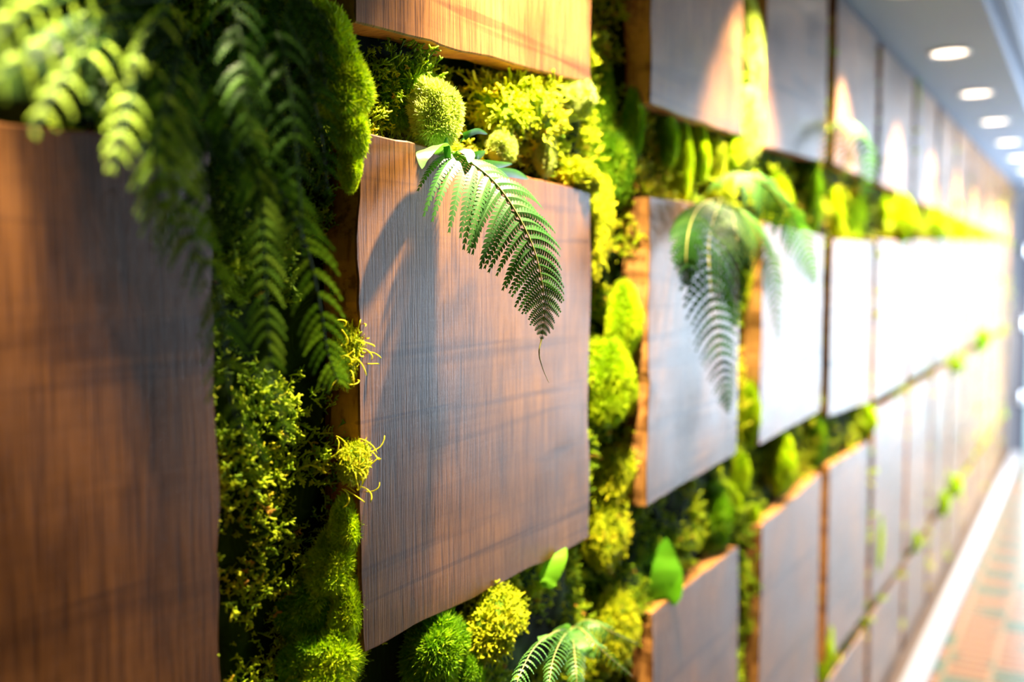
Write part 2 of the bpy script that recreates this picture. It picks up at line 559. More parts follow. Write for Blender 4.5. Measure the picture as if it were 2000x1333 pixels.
for c, (a, b) in enumerate(COLS):
    j = lambda s=0.006: random.uniform(-s, s)
    if c >= 1:
        zb = {1: (1.882, 1.911), 2: (1.914, 1.922), 3: (1.918, 1.942), 4: (1.946, 1.946)}.get(c, (1.942 + j(), 1.944 + j()))
        board(1, c, a, b, 2.415, 2.415, *zb, SPECIAL.get((1, c), 'brown board in the %s, %s along from the near end' % (ROWN[1], ORD[c - 1])))
    zt = TOPS2.get(c, (min(1.775 + 0.021 * (c - 6), 1.90) + j(.003), min(1.79 + 0.021 * (c - 6), 1.91) + j(.003)))
    zb = BOT2.get(c, (1.197 + j(), 1.20 + j()))
    board(2, c, a, b, *zt, *zb, SPECIAL.get((2, c), 'pale shining board in the %s, %s along from the near end' % (ROWN[2], ORD[c])))
    if c >= 2:
        zt = {2: (1.031, 1.034), 3: (1.041, 1.063), 4: (1.066, 1.056)}.get(c, (1.152 + j(), 1.157 + j()))
        zb = {2: (0.44, 0.44), 3: (0.45, 0.45), 4: (0.467, 0.452)}.get(c, (0.452 + j(), 0.438 + j()))
        board(3, c, a + 0.03, b + 0.03, *zt, *zb, SPECIAL.get((3, c), 'brown board in the %s, %s along from the near end' % (ROWN[3], ORD[c - 2])))
    if c >= 4:
        board(4, c, a + 0.04, b + 0.04, 0.405 + j(), 0.395 + j(), 0.05, 0.05, 'brown board in the %s above the white plinth, %s along from the near end' % (ROWN[4], ORD[c - 4]))


def on_board(Y, Z, mg):
    r = np.zeros(len(Y), bool)
    for (a, b, c_, d) in PANELS:
        r |= (Y > a + mg) & (Y < b - mg) & (Z > c_ + mg) & (Z < d - mg)
    return r


# ------------------------------------------------------------------ moss bed
def bed_h(Y, Z):
    P = np.stack([Y * 7, Z * 7, np.zeros_like(Y)], 1)
    return -0.075 + 0.055 * fbm(P, 21, 3) + 0.012 * (vnoise(P * 6, 25) - 0.5) - 0.035 * np.exp(-((Y - 1.45) / 0.07) ** 2)


def build_bed(y0, y1, z0, z1, step):
    ny, nz = int((y1 - y0) / step), int((z1 - z0) / step)
    ys, zs = np.linspace(y0, y1, ny), np.linspace(z0, z1, nz)
    A, B = np.meshgrid(ys, zs, indexing='ij')
    A, B = A.ravel(), B.ravel()
    h = bed_h(A, B)
    h = np.where(on_board(A, B, -0.014), np.minimum(h, -0.066), h)      # the bed runs behind the boards
    V = np.stack([h, A, B], 1)
    idx = np.arange(ny * nz).reshape(ny, nz)
    Q = np.stack([idx[:-1, :-1], idx[1:, :-1], idx[1:, 1:], idx[:-1, 1:]], -1).reshape(-1, 4)
    rnd = fbm(V * 18, 3, 3)
    return V, Q, rnd


Va, Qa, Ra = build_bed(-0.3, 3.0, 0.035, 2.415, 0.012)
Vb, Qb, Rb = build_bed(3.0, 9.9, 0.035, 2.415, 0.03)
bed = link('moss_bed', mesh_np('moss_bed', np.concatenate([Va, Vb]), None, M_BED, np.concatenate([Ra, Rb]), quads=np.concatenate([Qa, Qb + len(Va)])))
tag(bed, 'dark green carpet of moss covering the wall between the wooden boards', 'moss', kind='stuff')


# little branching sprigs --------------------------------------------------
def tube(pts, rads, n=3):
    pts = np.asarray(pts, float)
    V, T = [], []
    for i, p in enumerate(pts):
        t = pts[min(i + 1, len(pts) - 1)] - pts[max(i - 1, 0)]
        t /= np.linalg.norm(t) + 1e-9
        a = np.cross(t, (0.3, 0.9, 0.2))
        a /= np.linalg.norm(a) + 1e-9
        b = np.cross(t, a)
        for k in range(n):
            ang = 2 * math.pi * k / n
            V.append(p + rads[i] * (a * math.cos(ang) + b * math.sin(ang)))
    for i in range(len(pts) - 1):
        for k in range(n):
            q = (i * n + k, i * n + (k + 1) % n, (i + 1) * n + (k + 1) % n, (i + 1) * n + k)
            T += [(q[0], q[1], q[2]), (q[0], q[2], q[3])]
    e = (len(pts) - 1) * n
    for k in range(1, n - 1):
        T.append((e, e + k, e + k + 1))
    return np.array(V), np.array(T)


def sprig_template(r, nb=4, curl=0.5, fat=0.07):
    """grows along +x, about one unit long"""
    V, T = [], []
    off = 0
    bend = r.uniform(-curl, curl, 2)
    stem = np.array([[t, bend[0] * t * t, bend[1] * t * t] for t in (0, 0.35, 0.7, 1.0)])
    for (pts, rad) in [(stem, [fat * .7, fat * .8, fat, fat * .75])]:
        v, t = tube(pts, rad)
        V.append(v); T.append(t); off += len(v)
    for k in range(nb):
        t0 = r.uniform(0.3, 0.95)
        p = np.array([t0, bend[0] * t0 * t0, bend[1] * t0 * t0])
        a = r.uniform(0, 2 * math.pi)
        L = r.uniform(0.25, 0.5)
        d = np.array([0.55, math.cos(a), math.sin(a)])
        d /= np.linalg.norm(d)
        e = np.array([0.9, 0.4 * math.cos(a + 1), 0.4 * math.sin(a + 1)])
        pts = np.array([p, p + d * L * 0.55, p + d * L * 0.8 + e * L * 0.35])
        v, t = tube(pts, [fat * .6, fat * 1.0, fat * .7])
        V.append(v); T.append(t + off); off += len(v)
    return np.concatenate(V), np.concatenate(T)


def scatter(temps, P, N, scale, jitter, r, rnd):
    """copies of small templates at points P growing along N, merged"""
    n = len(P)
    D = N + r.normal(0, jitter, (n, 3))
    D /= np.linalg.norm(D, axis=1)[:, None]
    A = np.cross(D, r.normal(0, 1, (n, 3)))
    A /= np.linalg.norm(A, axis=1)[:, None]
    B = np.cross(D, A)
    Rm = np.stack([D, A, B], -1)
    which = r.integers(0, len(temps), n)
    Vs, Ts, Rs = [], [], []
    off = 0
    for k, (tv, tt) in enumerate(temps):
        s = np.where(which == k)[0]
        if not len(s):
            continue
        v = np.einsum('nij,vj->nvi', Rm[s], tv) * scale[s][:, None, None] + P[s][:, None, :]
        t = tt[None] + (np.arange(len(s)) * len(tv))[:, None, None] + off
        Vs.append(v.reshape(-1, 3)); Ts.append(t.reshape(-1, 3))
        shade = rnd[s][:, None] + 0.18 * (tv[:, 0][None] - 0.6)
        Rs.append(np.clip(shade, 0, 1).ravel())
        off += len(s) * len(tv)
    return np.concatenate(Vs), np.concatenate(Ts), np.concatenate(Rs)


SPR = [sprig_template(rng, 4, 0.5, 0.085) for _ in range(5)]
SPRS = [sprig_template(rng, 3, 0.9, 0.10) for _ in range(4)]


def sprig_field(name, y0, y1, z0, z1, n, s0, s1, thr, label=None):
    Y = rng.uniform(y0, y1, n)
    Z = rng.uniform(z0, z1, n)
    d = fbm(np.stack([Y * 16, Z * 16, np.full(n, 2.0)], 1), 40, 3)
    keep = (d > thr + rng.uniform(-0.07, 0.07, n)) & ~on_board(Y, Z, 0.004)
    Y, Z, d = Y[keep], Z[keep], d[keep]
    n = len(Y)
    X = bed_h(Y, Z) + (d - thr) * 0.10 * rng.uniform(0, 1, n)
    P = np.stack([X, Y, Z], 1)
    N = np.tile(np.array([[0.8, -0.1, 0.45]]), (n, 1))
    tone = fbm(np.stack([Y * 5, Z * 5, np.full(n, 7.0)], 1), 50, 2)
    rnd = np.clip(0.15 + 0.75 * tone + rng.normal(0, 0.13, n), 0, 0.9)
    rnd[rng.uniform(0, 1, n) < 0.02] = 1.0
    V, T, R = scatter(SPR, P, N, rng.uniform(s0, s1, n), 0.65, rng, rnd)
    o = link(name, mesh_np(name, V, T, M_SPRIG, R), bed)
    o['kind'] = 'stuff'
    return len(T)


nt = 0
nt += sprig_field('moss_sprigs', 0.30, 0.86, 0.95, 2.2, 22000, 0.008, 0.018, 0.47)
nt += sprig_field('moss_sprigs', 0.86, 1.75, 0.85, 2.2, 22000, 0.009, 0.018, 0.46)
nt += sprig_field('moss_sprigs', 1.75, 3.0, 0.6, 2.39, 17000, 0.012, 0.024, 0.43)
nt += sprig_field('moss_sprigs', 3.0, 9.8, 0.09, 2.37, 22000, 0.02, 0.045, 0.40)
print('sprig tris', nt)


# ------------------------------------------------------------------ moss cushions
def cushion_meshes(seed, kind):
    r = np.random.default_rng(seed)
    # body: lumpy unit ball
    import bmesh
    bm = bmesh.new()
    bmesh.ops.create_icosphere(bm, subdivisions=4, radius=1.0)
    V = np.array([v.co[:] for v in bm.verts])
    T = np.array([[v.index for v in f.verts] for f in bm.faces])
    bm.free()
    bd = r.normal(0, 1, (26, 3))
    bd /= np.linalg.norm(bd, axis=1)[:, None]
    bump = (np.exp(-(1 - V @ bd.T) / 0.045) * r.uniform(0.08, 0.30, 26)).max(1)
    lump = 0.80 + bump + 0.34 * (fbm(V * 1.5 + seed, seed, 2) - 0.5) + 0.16 * (vnoise(V * 7 + seed, seed + 3) - 0.5)
    V = V * lump[:, None]
    body = mesh_np('moss_cushion', V, T, M_CUSH, 0.3 + 0.6 * fbm(V * 3, 5, 2))
    # surface points
    a, b, c = V[T[:, 0]], V[T[:, 1]], V[T[:, 2]]
    nn = np.cross(b - a, c - a)
    ar = np.linalg.norm(nn, axis=1)
    nn /= ar[:, None]
    if kind == 'twig':
        n = 1500
        temps, s0, s1, jit, mat = SPRS, 0.13, 0.34, 0.8, M_TWIG
    else:
        n = 5200
        bl = []
        for _ in range(4):
            vs, ts = [], []
            for k in range(4):
                ang = k * math.pi / 2 + r.uniform(-0.4, 0.4)
                dy, dz = math.cos(ang), math.sin(ang)
                bse = len(vs)
                wv = 0.17
                vs += [(0, -dz * wv, dy * wv), (0, dz * wv, -dy * wv), (r.uniform(0.75, 1.1), dy * 0.5, dz * 0.5)]
                ts.append((bse, bse + 1, bse + 2))
            bl.append((np.array(vs), np.array(ts)))
        temps, s0, s1, jit, mat = bl, 0.16, 0.38, 0.6, {'fuzz': M_FUZZ, 'pale': M_FUZZ_GLARE}.get(kind, M_FUZZG)  # the pale kind carries lamp glare in its colour
    f = r.choice(len(T), n, p=ar / ar.sum())
    w1 = r.uniform(0, 1, (n, 2))
    flip = w1.sum(1) > 1
    w1[flip] = 1 - w1[flip]
    P = a[f] + (b - a)[f] * w1[:, :1] + (c - a)[f] * w1[:, 1:]
    P = P * 0.97
    tone = fbm(P * 2.2 + seed, seed + 8, 3)
    rnd = np.clip(0.1 + 0.8 * tone + r.normal(0, 0.12, n), 0, 0.92)
    rnd[r.uniform(0, 1, n) < 0.012] = 1.0
    v, t, rr = scatter(temps, P, nn[f], r.uniform(s0, s1, n), jit, r, rnd)
    return body, mesh_np('moss_tips', v, t, mat, rr, smooth=False)


CUSH = {k: [cushion_meshes(s + i * 13, k) for i in range(3)] for k, s in (('fuzz', 3), ('pale', 57), ('green', 101), ('twig', 203))}
cnt = 0


def cushion(kind, px, py, wpx, hpx, label, xoff=-0.02, cat='moss', flat=0.6, tilt=None):
    """a mound of moss on the wall, sized in metres from how large it looks there"""
    global cnt
    p = wall_pt(px, py, xoff)
    k = FPX / depth_at(p)
    rz = hpx / 2 / k
    r = wpx / 2 / (k * math.sqrt((0.858 * flat) ** 2 + 0.512 ** 2))
    rx, ry = r * flat, r
    if rx > 0.055:
        rx = 0.055
        ry = math.sqrt(max((wpx / 2 / k) ** 2 - (0.858 * rx) ** 2, 1e-6)) / 0.512
    ry, rx = ry * 0.93, rx * 0.93
    body, tips = CUSH[kind][cnt % 3]
    cnt += 1
    o = link('moss_cushion', body)
    o.location = p
    o.rotation_euler = (tilt if tilt is not None else random.uniform(-0.25, 0.25), 0, 0)
    o.scale = (rx, ry, rz * 0.93)
    tag(o, label, 'moss', 'moss cushions on the wall')
    t = link('moss_tips', tips, o)
    t['kind'] = 'stuff'
    return o


C = cushion
C('fuzz', 606, 20, 70, 120, 'topmost moss cushion of the lime string at the upper edge of the photo', -0.02)
C('fuzz', 640, 90, 92, 150, 'second moss cushion of the lime string, above the widest one', -0.012)
C('fuzz', 668, 175, 104, 150, 'widest lime moss cushion bulging over the near top corner of the square board', 0.0)
C('fuzz', 684, 250, 70, 120, 'lower lime moss cushion hanging beside the near top corner of the square board', 0.004)
C('fuzz', 682, 325, 44, 100, 'small tail of moss at the lower end of the lime string', 0.002)
C('green', 610, 200, 110, 200, 'dark moss cushion behind the lime string', -0.05)
C('green', 790, 190, 130, 140, 'bushy green moss cushion standing on the near corner of the square board', -0.045)
C('pale', 852, 226, 100, 128, 'glaring lamplit moss ball between the green and the yellow clump', -0.004)
C('twig', 1000, 225, 200, 190, 'large yellow twiggy moss clump on top of the square board', -0.045)
C('pale', 1112, 192, 96, 84, 'glaring lamplit moss cushion under the far corner of the top board', -0.02)
C('pale', 1062, 295, 50, 92, 'upright bright moss ball at the far end of the yellow clump', -0.01)
C('pale', 980, 288, 62, 62, 'small bright moss ball behind the fern crown', -0.01)
C('twig', 1125, 350, 110, 70, 'yellow moss tuft on the far top corner of the square board', -0.02)
C('twig', 1165, 440, 66, 190, 'yellow moss strip down the far edge of the square board', -0.03)
C('green', 1165, 220, 80, 200, 'olive moss column between the first two boards of the top row', -0.07)
C('green', 1195, 330, 90, 160, 'olive moss cushion in the gap just below the olive column', -0.05)
C('fuzz', 1215, 630, 76, 150, 'upper green moss ball in the gap beside the orange board side', -0.03)
C('fuzz', 1188, 750, 100, 165, 'large bright lime moss ball in the gap right of the square board', -0.03)
C('fuzz', 1226, 765, 44, 90, 'small lime moss ball nestling behind the large bright one', -0.03)
C('twig', 1195, 930, 90, 120, 'olive twiggy moss below the large bright ball', -0.045)
C('twig', 1185, 1040, 90, 150, 'yellow olive moss beside the lower far corner of the square board', -0.045)
C('twig', 965, 1220, 136, 130, 'round yellow twiggy moss clump under the square board', 0.0)
C('green', 852, 1275, 120, 150, 'dark green moss cushion under the square board left of the round yellow clump', -0.01)
C('green', 912, 1315, 70, 80, 'green moss ball at the lower edge between dark cushion and yellow clump', 0.0)
C('twig', 1205, 1235, 100, 150, 'lime moss clump behind the small low fern', -0.03)
C('fuzz', 674, 1035, 64, 130, 'upper lime moss ball against the lower near edge of the square board', -0.014)
C('fuzz', 648, 1105, 96, 130, 'middle lime moss ball against the lower near edge of the square board', -0.024)
C('green', 610, 1180, 110, 140, 'green moss ball set back between the lime ones by the lower near edge', -0.04)
C('fuzz', 674, 1195, 66, 170, 'lime moss ball level with the lower near corner of the square board', -0.014)
C('fuzz', 640, 1295, 120, 150, 'lowest lime moss ball beside the square board', -0.022)
C('green', 600, 1290, 90, 120, 'green moss ball at the photo bottom in the near strip', -0.03)
tuft2 = C('twig', 680, 690, 60, 130, 'yellow twiggy tuft halfway down the near edge of the square board', -0.012)
tuft = C('twig', 692, 905, 56, 90, 'yellow tendril tuft curling over the near edge of the square board', -0.004)
C('green', 1238, 240, 44, 130, 'smooth dark green moss roll beside the lower corner of the second top board', -0.03)
C('green', 1300, 270, 56, 110, 'green moss roll under the second top board', -0.03)
C('fuzz', 1330, 325, 50, 160, 'tall lime moss roll above the fern on the lilac board', -0.03)
C('fuzz', 1368, 300, 38, 110, 'bright upright moss roll beside the tall lime one', -0.025)
C('twig', 1398, 320, 44, 110, 'yellow upright moss roll third in the bunch', -0.025)
C('pale', 1466, 95, 62, 190, 'glaring moss cushion lit by the lamp between two top boards', -0.02)
C('twig', 1470, 170, 46, 70, 'yellow moss knot between the two glaring cushions', -0.03)
C('pale', 1462, 245, 60, 150, 'glaring lower moss cushion between two top boards', -0.015)
C('fuzz', 1425, 300, 50, 70, 'yellow moss ball beside the lower glaring cushion', -0.02)
C('twig', 1405, 385, 70, 80, 'yellow moss clump at the crown of the dark fern', -0.02)
C('fuzz', 1500, 400, 100, 130, 'yellow green moss hump behind the pale arching fern', -0.04)
C('green', 1575, 380, 70, 150, 'green moss hump under the third top board', -0.045)
C('twig', 1462, 560, 34, 200, 'yellow moss strip beside the second orange board side', -0.035)
C('fuzz', 1464, 810, 46, 120, 'bright moss ball low in the gap between lilac boards', -0.02)
C('fuzz', 1447, 930, 40, 90, 'bright moss ball under the corner of the lilac board', -0.02)
C('fuzz', 1525, 905, 62, 120, 'lime moss ball under the pale lilac board', -0.02)
C('fuzz', 1430, 985, 44, 80, 'dull moss ball above the second board of the third row', -0.03)
C('green', 1380, 1010, 110, 130, 'dark moss hump under the lilac board', -0.05)
C('green', 1590, 860, 50, 110, 'green moss hump under the far corner of the pale lilac board', -0.04)
C('fuzz', 1470, 1010, 30, 60, 'lime moss ball at the gap between third row boards', -0.03)
C('twig', 1470, 1130, 30, 150, 'yellow olive moss strip between the first two third row boards', -0.04)
C('fuzz', 1632, 420, 34, 100, 'yellow moss roll above the fifth board of the second row', -0.02)
C('green', 1670, 420, 50, 110, 'green moss hump beside that yellow roll under the fern', -0.03)
C('fuzz', 1615, 230, 22, 150, 'lime moss strip between the third and fourth top boards', -0.03)
C('green', 1665, 20, 26, 80, 'green moss at the ceiling edge between top boards', -0.03)
C('fuzz', 1755, 430, 66, 90, 'bright yellow moss cushion above the sixth board of the second row', -0.01)
C('fuzz', 1722, 420, 30, 70, 'dull yellow moss cushion at the near end of the sixth board', -0.02)
C('fuzz', 1825, 435, 44, 60, 'bright yellow moss cushion above the seventh board of the second row', -0.01)
C('twig', 1790, 435, 30, 60, 'olive moss between the two bright far cushions', -0.03)
C('fuzz', 1868, 448, 40, 42, 'yellow moss cushion above the eighth board of the second row', -0.01)
C('fuzz', 1900, 458, 30, 28, 'small yellow moss cushion above the ninth board of the second row', -0.01)
C('fuzz', 1690, 822, 50, 54, 'yellow moss cushion on the fifth board gap below the second row', -0.01)
C('fuzz', 1712, 1065, 28, 110, 'lime moss roll between the third row boards far along', -0.01)
C('fuzz', 1612, 1275, 34, 110, 'lime moss roll at the lower end of the gap between third row boards', -0.01)
C('fuzz', 1860, 715, 44, 26, 'lime moss in the narrow gap under the eighth board', 0.0)
C('green', 1915, 665, 60, 34, 'leafy green moss at the far end of the narrow gap', 0.01)
C('fuzz', 1862, 950, 34, 44, 'lime moss ball in the lowest gap far along', 0.005)
C('fuzz', 1838, 985, 34, 44, 'lime moss ball in the lowest gap, next nearer', 0.005)
C('fuzz', 1785, 1060, 26, 40, 'lime moss ball in the lowest gap, nearer still', 0.0)
C('green', 1790, 190, 14, 120, 'green moss strip high between far top boards', -0.01)
for k_, (px, py) in enumerate([(1608, 560), (1610, 660), (1612, 760)]):
    C('green', px, py, 20, 110, 'olive moss strip between the fourth and fifth second row boards, %s' % ['upper part', 'middle part', 'lower part'][k_], -0.04)


# thin curling tendrils over the near edge of the square board
for host, nn_ in ((tuft, 26), (tuft2, 18)):
    vs, ts, off = [], [], 0
    for k in range(nn_):
        p = Vector(host.location) + Vector((random.uniform(-0.01, 0.02), random.uniform(-0.02, 0.02), random.uniform(-0.03, 0.03)))
        a = random.uniform(0, 6.28)
        pts = []
        q = p.copy()
        dv = Vector((0.8, 0.5 * math.cos(a), 0.5 * math.sin(a))).normalized()
        ax = Vector((random.uniform(-1, 1), random.uniform(-1, 1), random.uniform(-1, 1))).normalized()
        for i in range(9):
            pts.append(q[:])
            q = q + dv * 0.0032
            dv = Matrix.Rotation(random.uniform(0.1, 0.5), 3, ax) @ dv
        v, t = tube(np.array(pts), [0.0007] * 8 + [0.0005], 4)
        vs.append(v); ts.append(t + off); off += len(v)
    VV = np.concatenate(vs)
    o = link('tendrils', mesh_np('tendrils', VV, np.concatenate(ts), M_TWIG, np.full(len(VV), 0.85)), host)
    o.matrix_parent_inverse = host.matrix_basis.inverted()
    o['kind'] = 'stuff'


# ------------------------------------------------------------------ ferns
def catmull(pts, n):
    pts = [Vector(p) for p in pts]
    pts = [pts[0] * 2 - pts[1]] + pts + [pts[-1] * 2 - pts[-2]]
    out = []
    segs = len(pts) - 3
    for i in range(n):
        u = i / (n - 1) * segs
        k = min(int(u), segs - 1)
        t = u - k
        a, b, c, d = pts[k:k + 4]
        out.append(0.5 * ((2 * b) + (c - a) * t + (2 * a - 5 * b + 4 * c - d) * t * t + (3 * b - 3 * c + d - a) * t ** 3))
    return out


def leaflet_mesh(p0, d, side, nrm, L, W, droop, teeth, tone, swell=0.6):
    """toothed leaflet: rib along d, teeth to both sides, tip sagging"""
    V, Q = [], []
    g = np.array([0, 0, -1.0])
    p0, d, side, nrm = (np.array(v) for v in (p0, d, side, nrm))
    n = teeth
    cs = []
    for i in range(n + 1):
        t = i / n
        cs.append(p0 + d * L * (t - 0.12 * droop * t * t) + g * L * droop * 0.55 * t * t - nrm * L * 0.12 * t * t)
    for i in range(n):
        t = (i + 0.5) / n
        w_ = W * (min(1, 0.55 + 3 * t)) * (1 - t) ** swell + W * 0.06
        ax = cs[i + 1] - cs[i]
        ln = np.linalg.norm(ax)
        ax = ax / (ln + 1e-9)
        sd = side - ax * side.dot(ax)
        sd /= np.linalg.norm(sd) + 1e-9
        for s in (-1, 1):
            b = len(V)
            tip = cs[i] + ax * ln * 1.20 + sd * s * w_ - nrm * w_ * 0.22
            tip2 = cs[i] + ax * ln * 0.52 + sd * s * w_ * 0.86 - nrm * w_ * 0.2
            V += [cs[i], cs[i + 1], tip, tip2]
            Q.append((b, b + 1, b + 2, b + 3) if s > 0 else (b + 1, b, b + 3, b + 2))
    V = np.array(V)
    rnd = np.clip(tone + np.tile([0.16, 0.16, -0.08, -0.08], len(V) // 4), 0, 1)
    return V, Q, rnd


def frond(parent, pts, bhint, Lmax, pairs, W, mat, droop=0.8, teeth=12, prof=None, start=0.06, tone=0.5, fwd=0.35, end=0.985, gaps=0.0, stem_r=0.0016, smat=None, joined=None, lengths=(1.0, 1.0)):
    n = 60
    P = catmull(pts, n)
    pts_np = np.array([p[:] for p in P])
    v, t = tube(pts_np, list(np.linspace(stem_r, stem_r * 0.25, n)), 5)
    fr = link('frond', mesh_np('frond', v, t, smat or M_STEM, np.full(len(v), 0.6 if smat is None else 0.1)), parent)
    prof = prof or (lambda u: min(1, 0.45 + 2.2 * u) * (1 - u) ** 0.62)
    for i in range(pairs):
        u = start + (end - start) * i / (pairs - 1)
        f = u * (n - 1)
        k = min(int(f), n - 2)
        p = P[k].lerp(P[k + 1], f - k)
        T = (P[min(k + 2, n - 1)] - P[max(k - 1, 0)]).normalized()
        B = Vector(bhint) - T * Vector(bhint).dot(T)
        B.normalize()
        N = T.cross(B).normalized()
        if N.z < 0 and abs(N.z) > 0.2 or N.x < 0 and abs(N.z) <= 0.2:
            N = -N
        for si, s in enumerate((-1, 1)):
            jit = 1 + gaps * 4
            L = Lmax * prof(u) * random.uniform(1 - 0.07 * jit, 1 + 0.07 * jit) * lengths[si]
            if L < 0.002 or random.random() < gaps:
                continue
            d = (B * s + T * (fwd + random.uniform(-0.06, 0.06) * jit * 1.6) + N * random.uniform(-0.05 * jit, 0.07 * jit)).normalized()
            side = T - d * T.dot(d)
            side.normalize()
            tt = max(4, int(teeth * (0.4 + 0.6 * L / Lmax)))
            V, Q, R = leaflet_mesh(p, d, side, N, L, W * (0.45 + 0.55 * L / Lmax), droop * random.uniform(0.85, 1.15), tt, tone + random.uniform(-0.15, 0.15))
            if joined is not None:
                joined.append((V, Q, R))
                continue
            link('leaflet', mesh_np('leaflet', V, None, mat, R, quads=Q, smooth=False), fr)
    return fr


def path(*a):
    return [wall_pt(px, py, x) for (px, py, x) in a]


# the sharp frond in front of the square board
f1 = empty('hanging_fern', (0, 0, 0), 'sharp green fern frond hanging in front of the sawn square board', 'fern')
frond(f1, path((878, 296, 0.005), (905, 308, 0.03), (960, 350, 0.062), (1004, 408, 0.086), (1040, 480, 0.104), (1058, 550, 0.112), (1063, 610, 0.114), (1058, 665, 0.113)),
      (0.50, 0.86, 0.0), 0.090, 28, 0.0092, M_FERN, droop=0.85, teeth=20, start=0.07, tone=0.36, fwd=0.35,
      prof=lambda u: (0.90 + 0.10 * min(u, 0.28) / 0.28) * (1 - u ** 1.25) ** 0.9 if u < 0.995 else 0)
tl = path((1058, 662, 0.113), (1053, 690, 0.113), (1060, 720, 0.113), (1072, 748, 0.113))
v, t = tube(np.array([p[:] for p in catmull(tl, 14)]), list(np.linspace(0.0011, 0.0003, 14)), 5)
link('tendril', mesh_np('tendril', v, t, M_STEM, np.full(len(v), 0.9)), f1)


def blade(parent, pts, width, mat, bhint, tone=0.5, name='leaf', fold=0.25):
    n = 14
    P = catmull(pts, n)
    V, Q = [], []
    for i, p in enumerate(P):
        u = i / (n - 1)
        T = (P[min(i + 1, n - 1)] - P[max(i - 1, 0)]).normalized()
        B = (Vector(bhint) - T * Vector(bhint).dot(T)).normalized()
        N = T.cross(B)
        if N.z < 0:
            N = -N
        w_ = width * (math.sin(math.pi * min(1, 0.08 + 0.92 * u ** 0.8)) ** 0.7) + 0.0004
        V += [(p - B * w_ - N * w_ * fold)[:], p[:], (p + B * w_ - N * w_ * fold)[:]]
    for i in range(n - 1):
        a = i * 3
        Q += [(a, a + 1, a + 4, a + 3), (a + 1, a + 2, a + 5, a + 4)]
    V = np.array(V)
    return link(name, mesh_np(name, V, None, mat, np.clip(tone + 0.2 * (vnoise(V * 60) - 0.5), 0, 1), quads=Q), parent)


# young crown leaves of that fern
blade(f1, path((878, 300, 0.01), (850, 284, 0.02), (828, 298, 0.03), (824, 330, 0.035)), 0.010, M_FERN, (0.3, 0.9, 0.3), 0.8)
blade(f1, path((876, 318, 0.02), (872, 290, 0.02), (872, 268, 0.02)), 0.004, M_FERN, (0.5, 0.85, 0), 0.4)
blade(f1, path((892, 288, 0.015), (905, 268, 0.03), (930, 256, 0.035), (952, 262, 0.035)), 0.004, M_FERN, (0.3, 0.5, 0.8), 0.4)
blade(f1, path((885, 300, 0.015), (905, 290, 0.03), (918, 300, 0.04), (916, 318, 0.045)), 0.008, M_FERN, (0.4, 0.9, 0.2), 0.7)
blade(f1, path((915, 314, 0.03), (935, 304, 0.035), (948, 298, 0.03)), 0.007, M_FERN, (0.3, 0.5, 0.8), 0.4)
blade(f1, path((935, 318, 0.035), (965, 322, 0.035), (1000, 320, 0.03)), 0.005, M_FERN, (0.3, 0.5, 0.8), 0.55)
blade(f1, path((955, 335, 0.05), (1000, 338, 0.05), (1032, 350, 0.045)), 0.005, M_FERN, (0.3, 0.5, 0.8), 0.5)

# big shadowy fern at the near end
f2 = empty('big_fern', (0, 0, 0), 'large dark fern spilling over the nearest board, blurred lime leaflets', 'fern')
bulk = []
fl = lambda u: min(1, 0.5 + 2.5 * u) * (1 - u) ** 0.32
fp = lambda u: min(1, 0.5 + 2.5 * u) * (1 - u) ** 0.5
FR2 = [
    # pts, B, Lmax, pairs, W, tone
    (path((330, 32, -0.020), (240, 30, 0.072), (150, 60, 0.116), (60, 110, 0.147), (-60, 190, 0.159)), (0.3, 0.45, -0.9), 0.040, 15, 0.0042, 0.75),
    (path((330, 60, -0.020), (230, 70, 0.085), (160, 110, 0.128), (110, 170, 0.153), (60, 260, 0.165)), (0.55, 0.8, -0.1), 0.034, 14, 0.0040, 0.7),
    (path((350, 60, -0.020), (300, 100, 0.085), (260, 170, 0.122), (240, 250, 0.141), (215, 330, 0.147)), (0.55, 0.8, 0.0), 0.034, 14, 0.0040, 0.55),
    (path((370, 60, -0.020), (345, 130, 0.072), (330, 230, 0.103), (335, 340, 0.116), (370, 450, 0.116), (425, 560, 0.110), (440, 680, 0.103), (455, 800, 0.100), (520, 905, 0.097)), (0.6, 0.8, 0.0), 0.030, 30, 0.0036, 0.5),
    (path((390, 70, -0.020), (410, 140, 0.060), (470, 250, 0.085), (505, 370, 0.091), (515, 480, 0.091), (520, 600, 0.088), (530, 720, 0.085), (562, 870, 0.082)), (0.6, 0.8, 0.0), 0.027, 30, 0.0034, 0.45),
    (path((410, 32, -0.020), (430, 170, 0.066), (500, 300, 0.091), (560, 400, 0.097), (600, 490, 0.091), (625, 600, 0.085), (640, 690, 0.082), (662, 750, 0.079)), (0.55, 0.83, 0.0), 0.036, 32, 0.0036, 0.42),
    (path((450, -40, -0.020), (520, 14, 0.079), (560, 140, 0.110), (575, 260, 0.116), (585, 380, 0.116), (590, 500, 0.110)), (0.55, 0.8, 0.1), 0.038, 17, 0.0042, 0.45),
    (path((280, -60, -0.020), (200, -30, 0.072), (120, 0, 0.110), (40, 32, 0.134), (-40, 110, 0.147)), (0.3, 0.5, -0.8), 0.036, 14, 0.0040, 0.6),
    (path((380, -60, -0.020), (340, -10, 0.085), (290, 60, 0.128), (250, 140, 0.147)), (0.5, 0.8, 0.2), 0.034, 13, 0.0040, 0.5),
    (path((420, -80, -0.020), (450, -20, 0.085), (470, 80, 0.116), (480, 180, 0.128), (490, 280, 0.128)), (0.5, 0.8, 0.1), 0.034, 15, 0.0040, 0.4),
]
FR2.append((path((350, 40, -0.02), (335, 150, 0.09), (305, 260, 0.11), (310, 380, 0.11), (365, 480, 0.10), (430, 600, 0.09)), (0.55, 0.83, 0.0), 0.030, 13, 0.0042, 0.8))
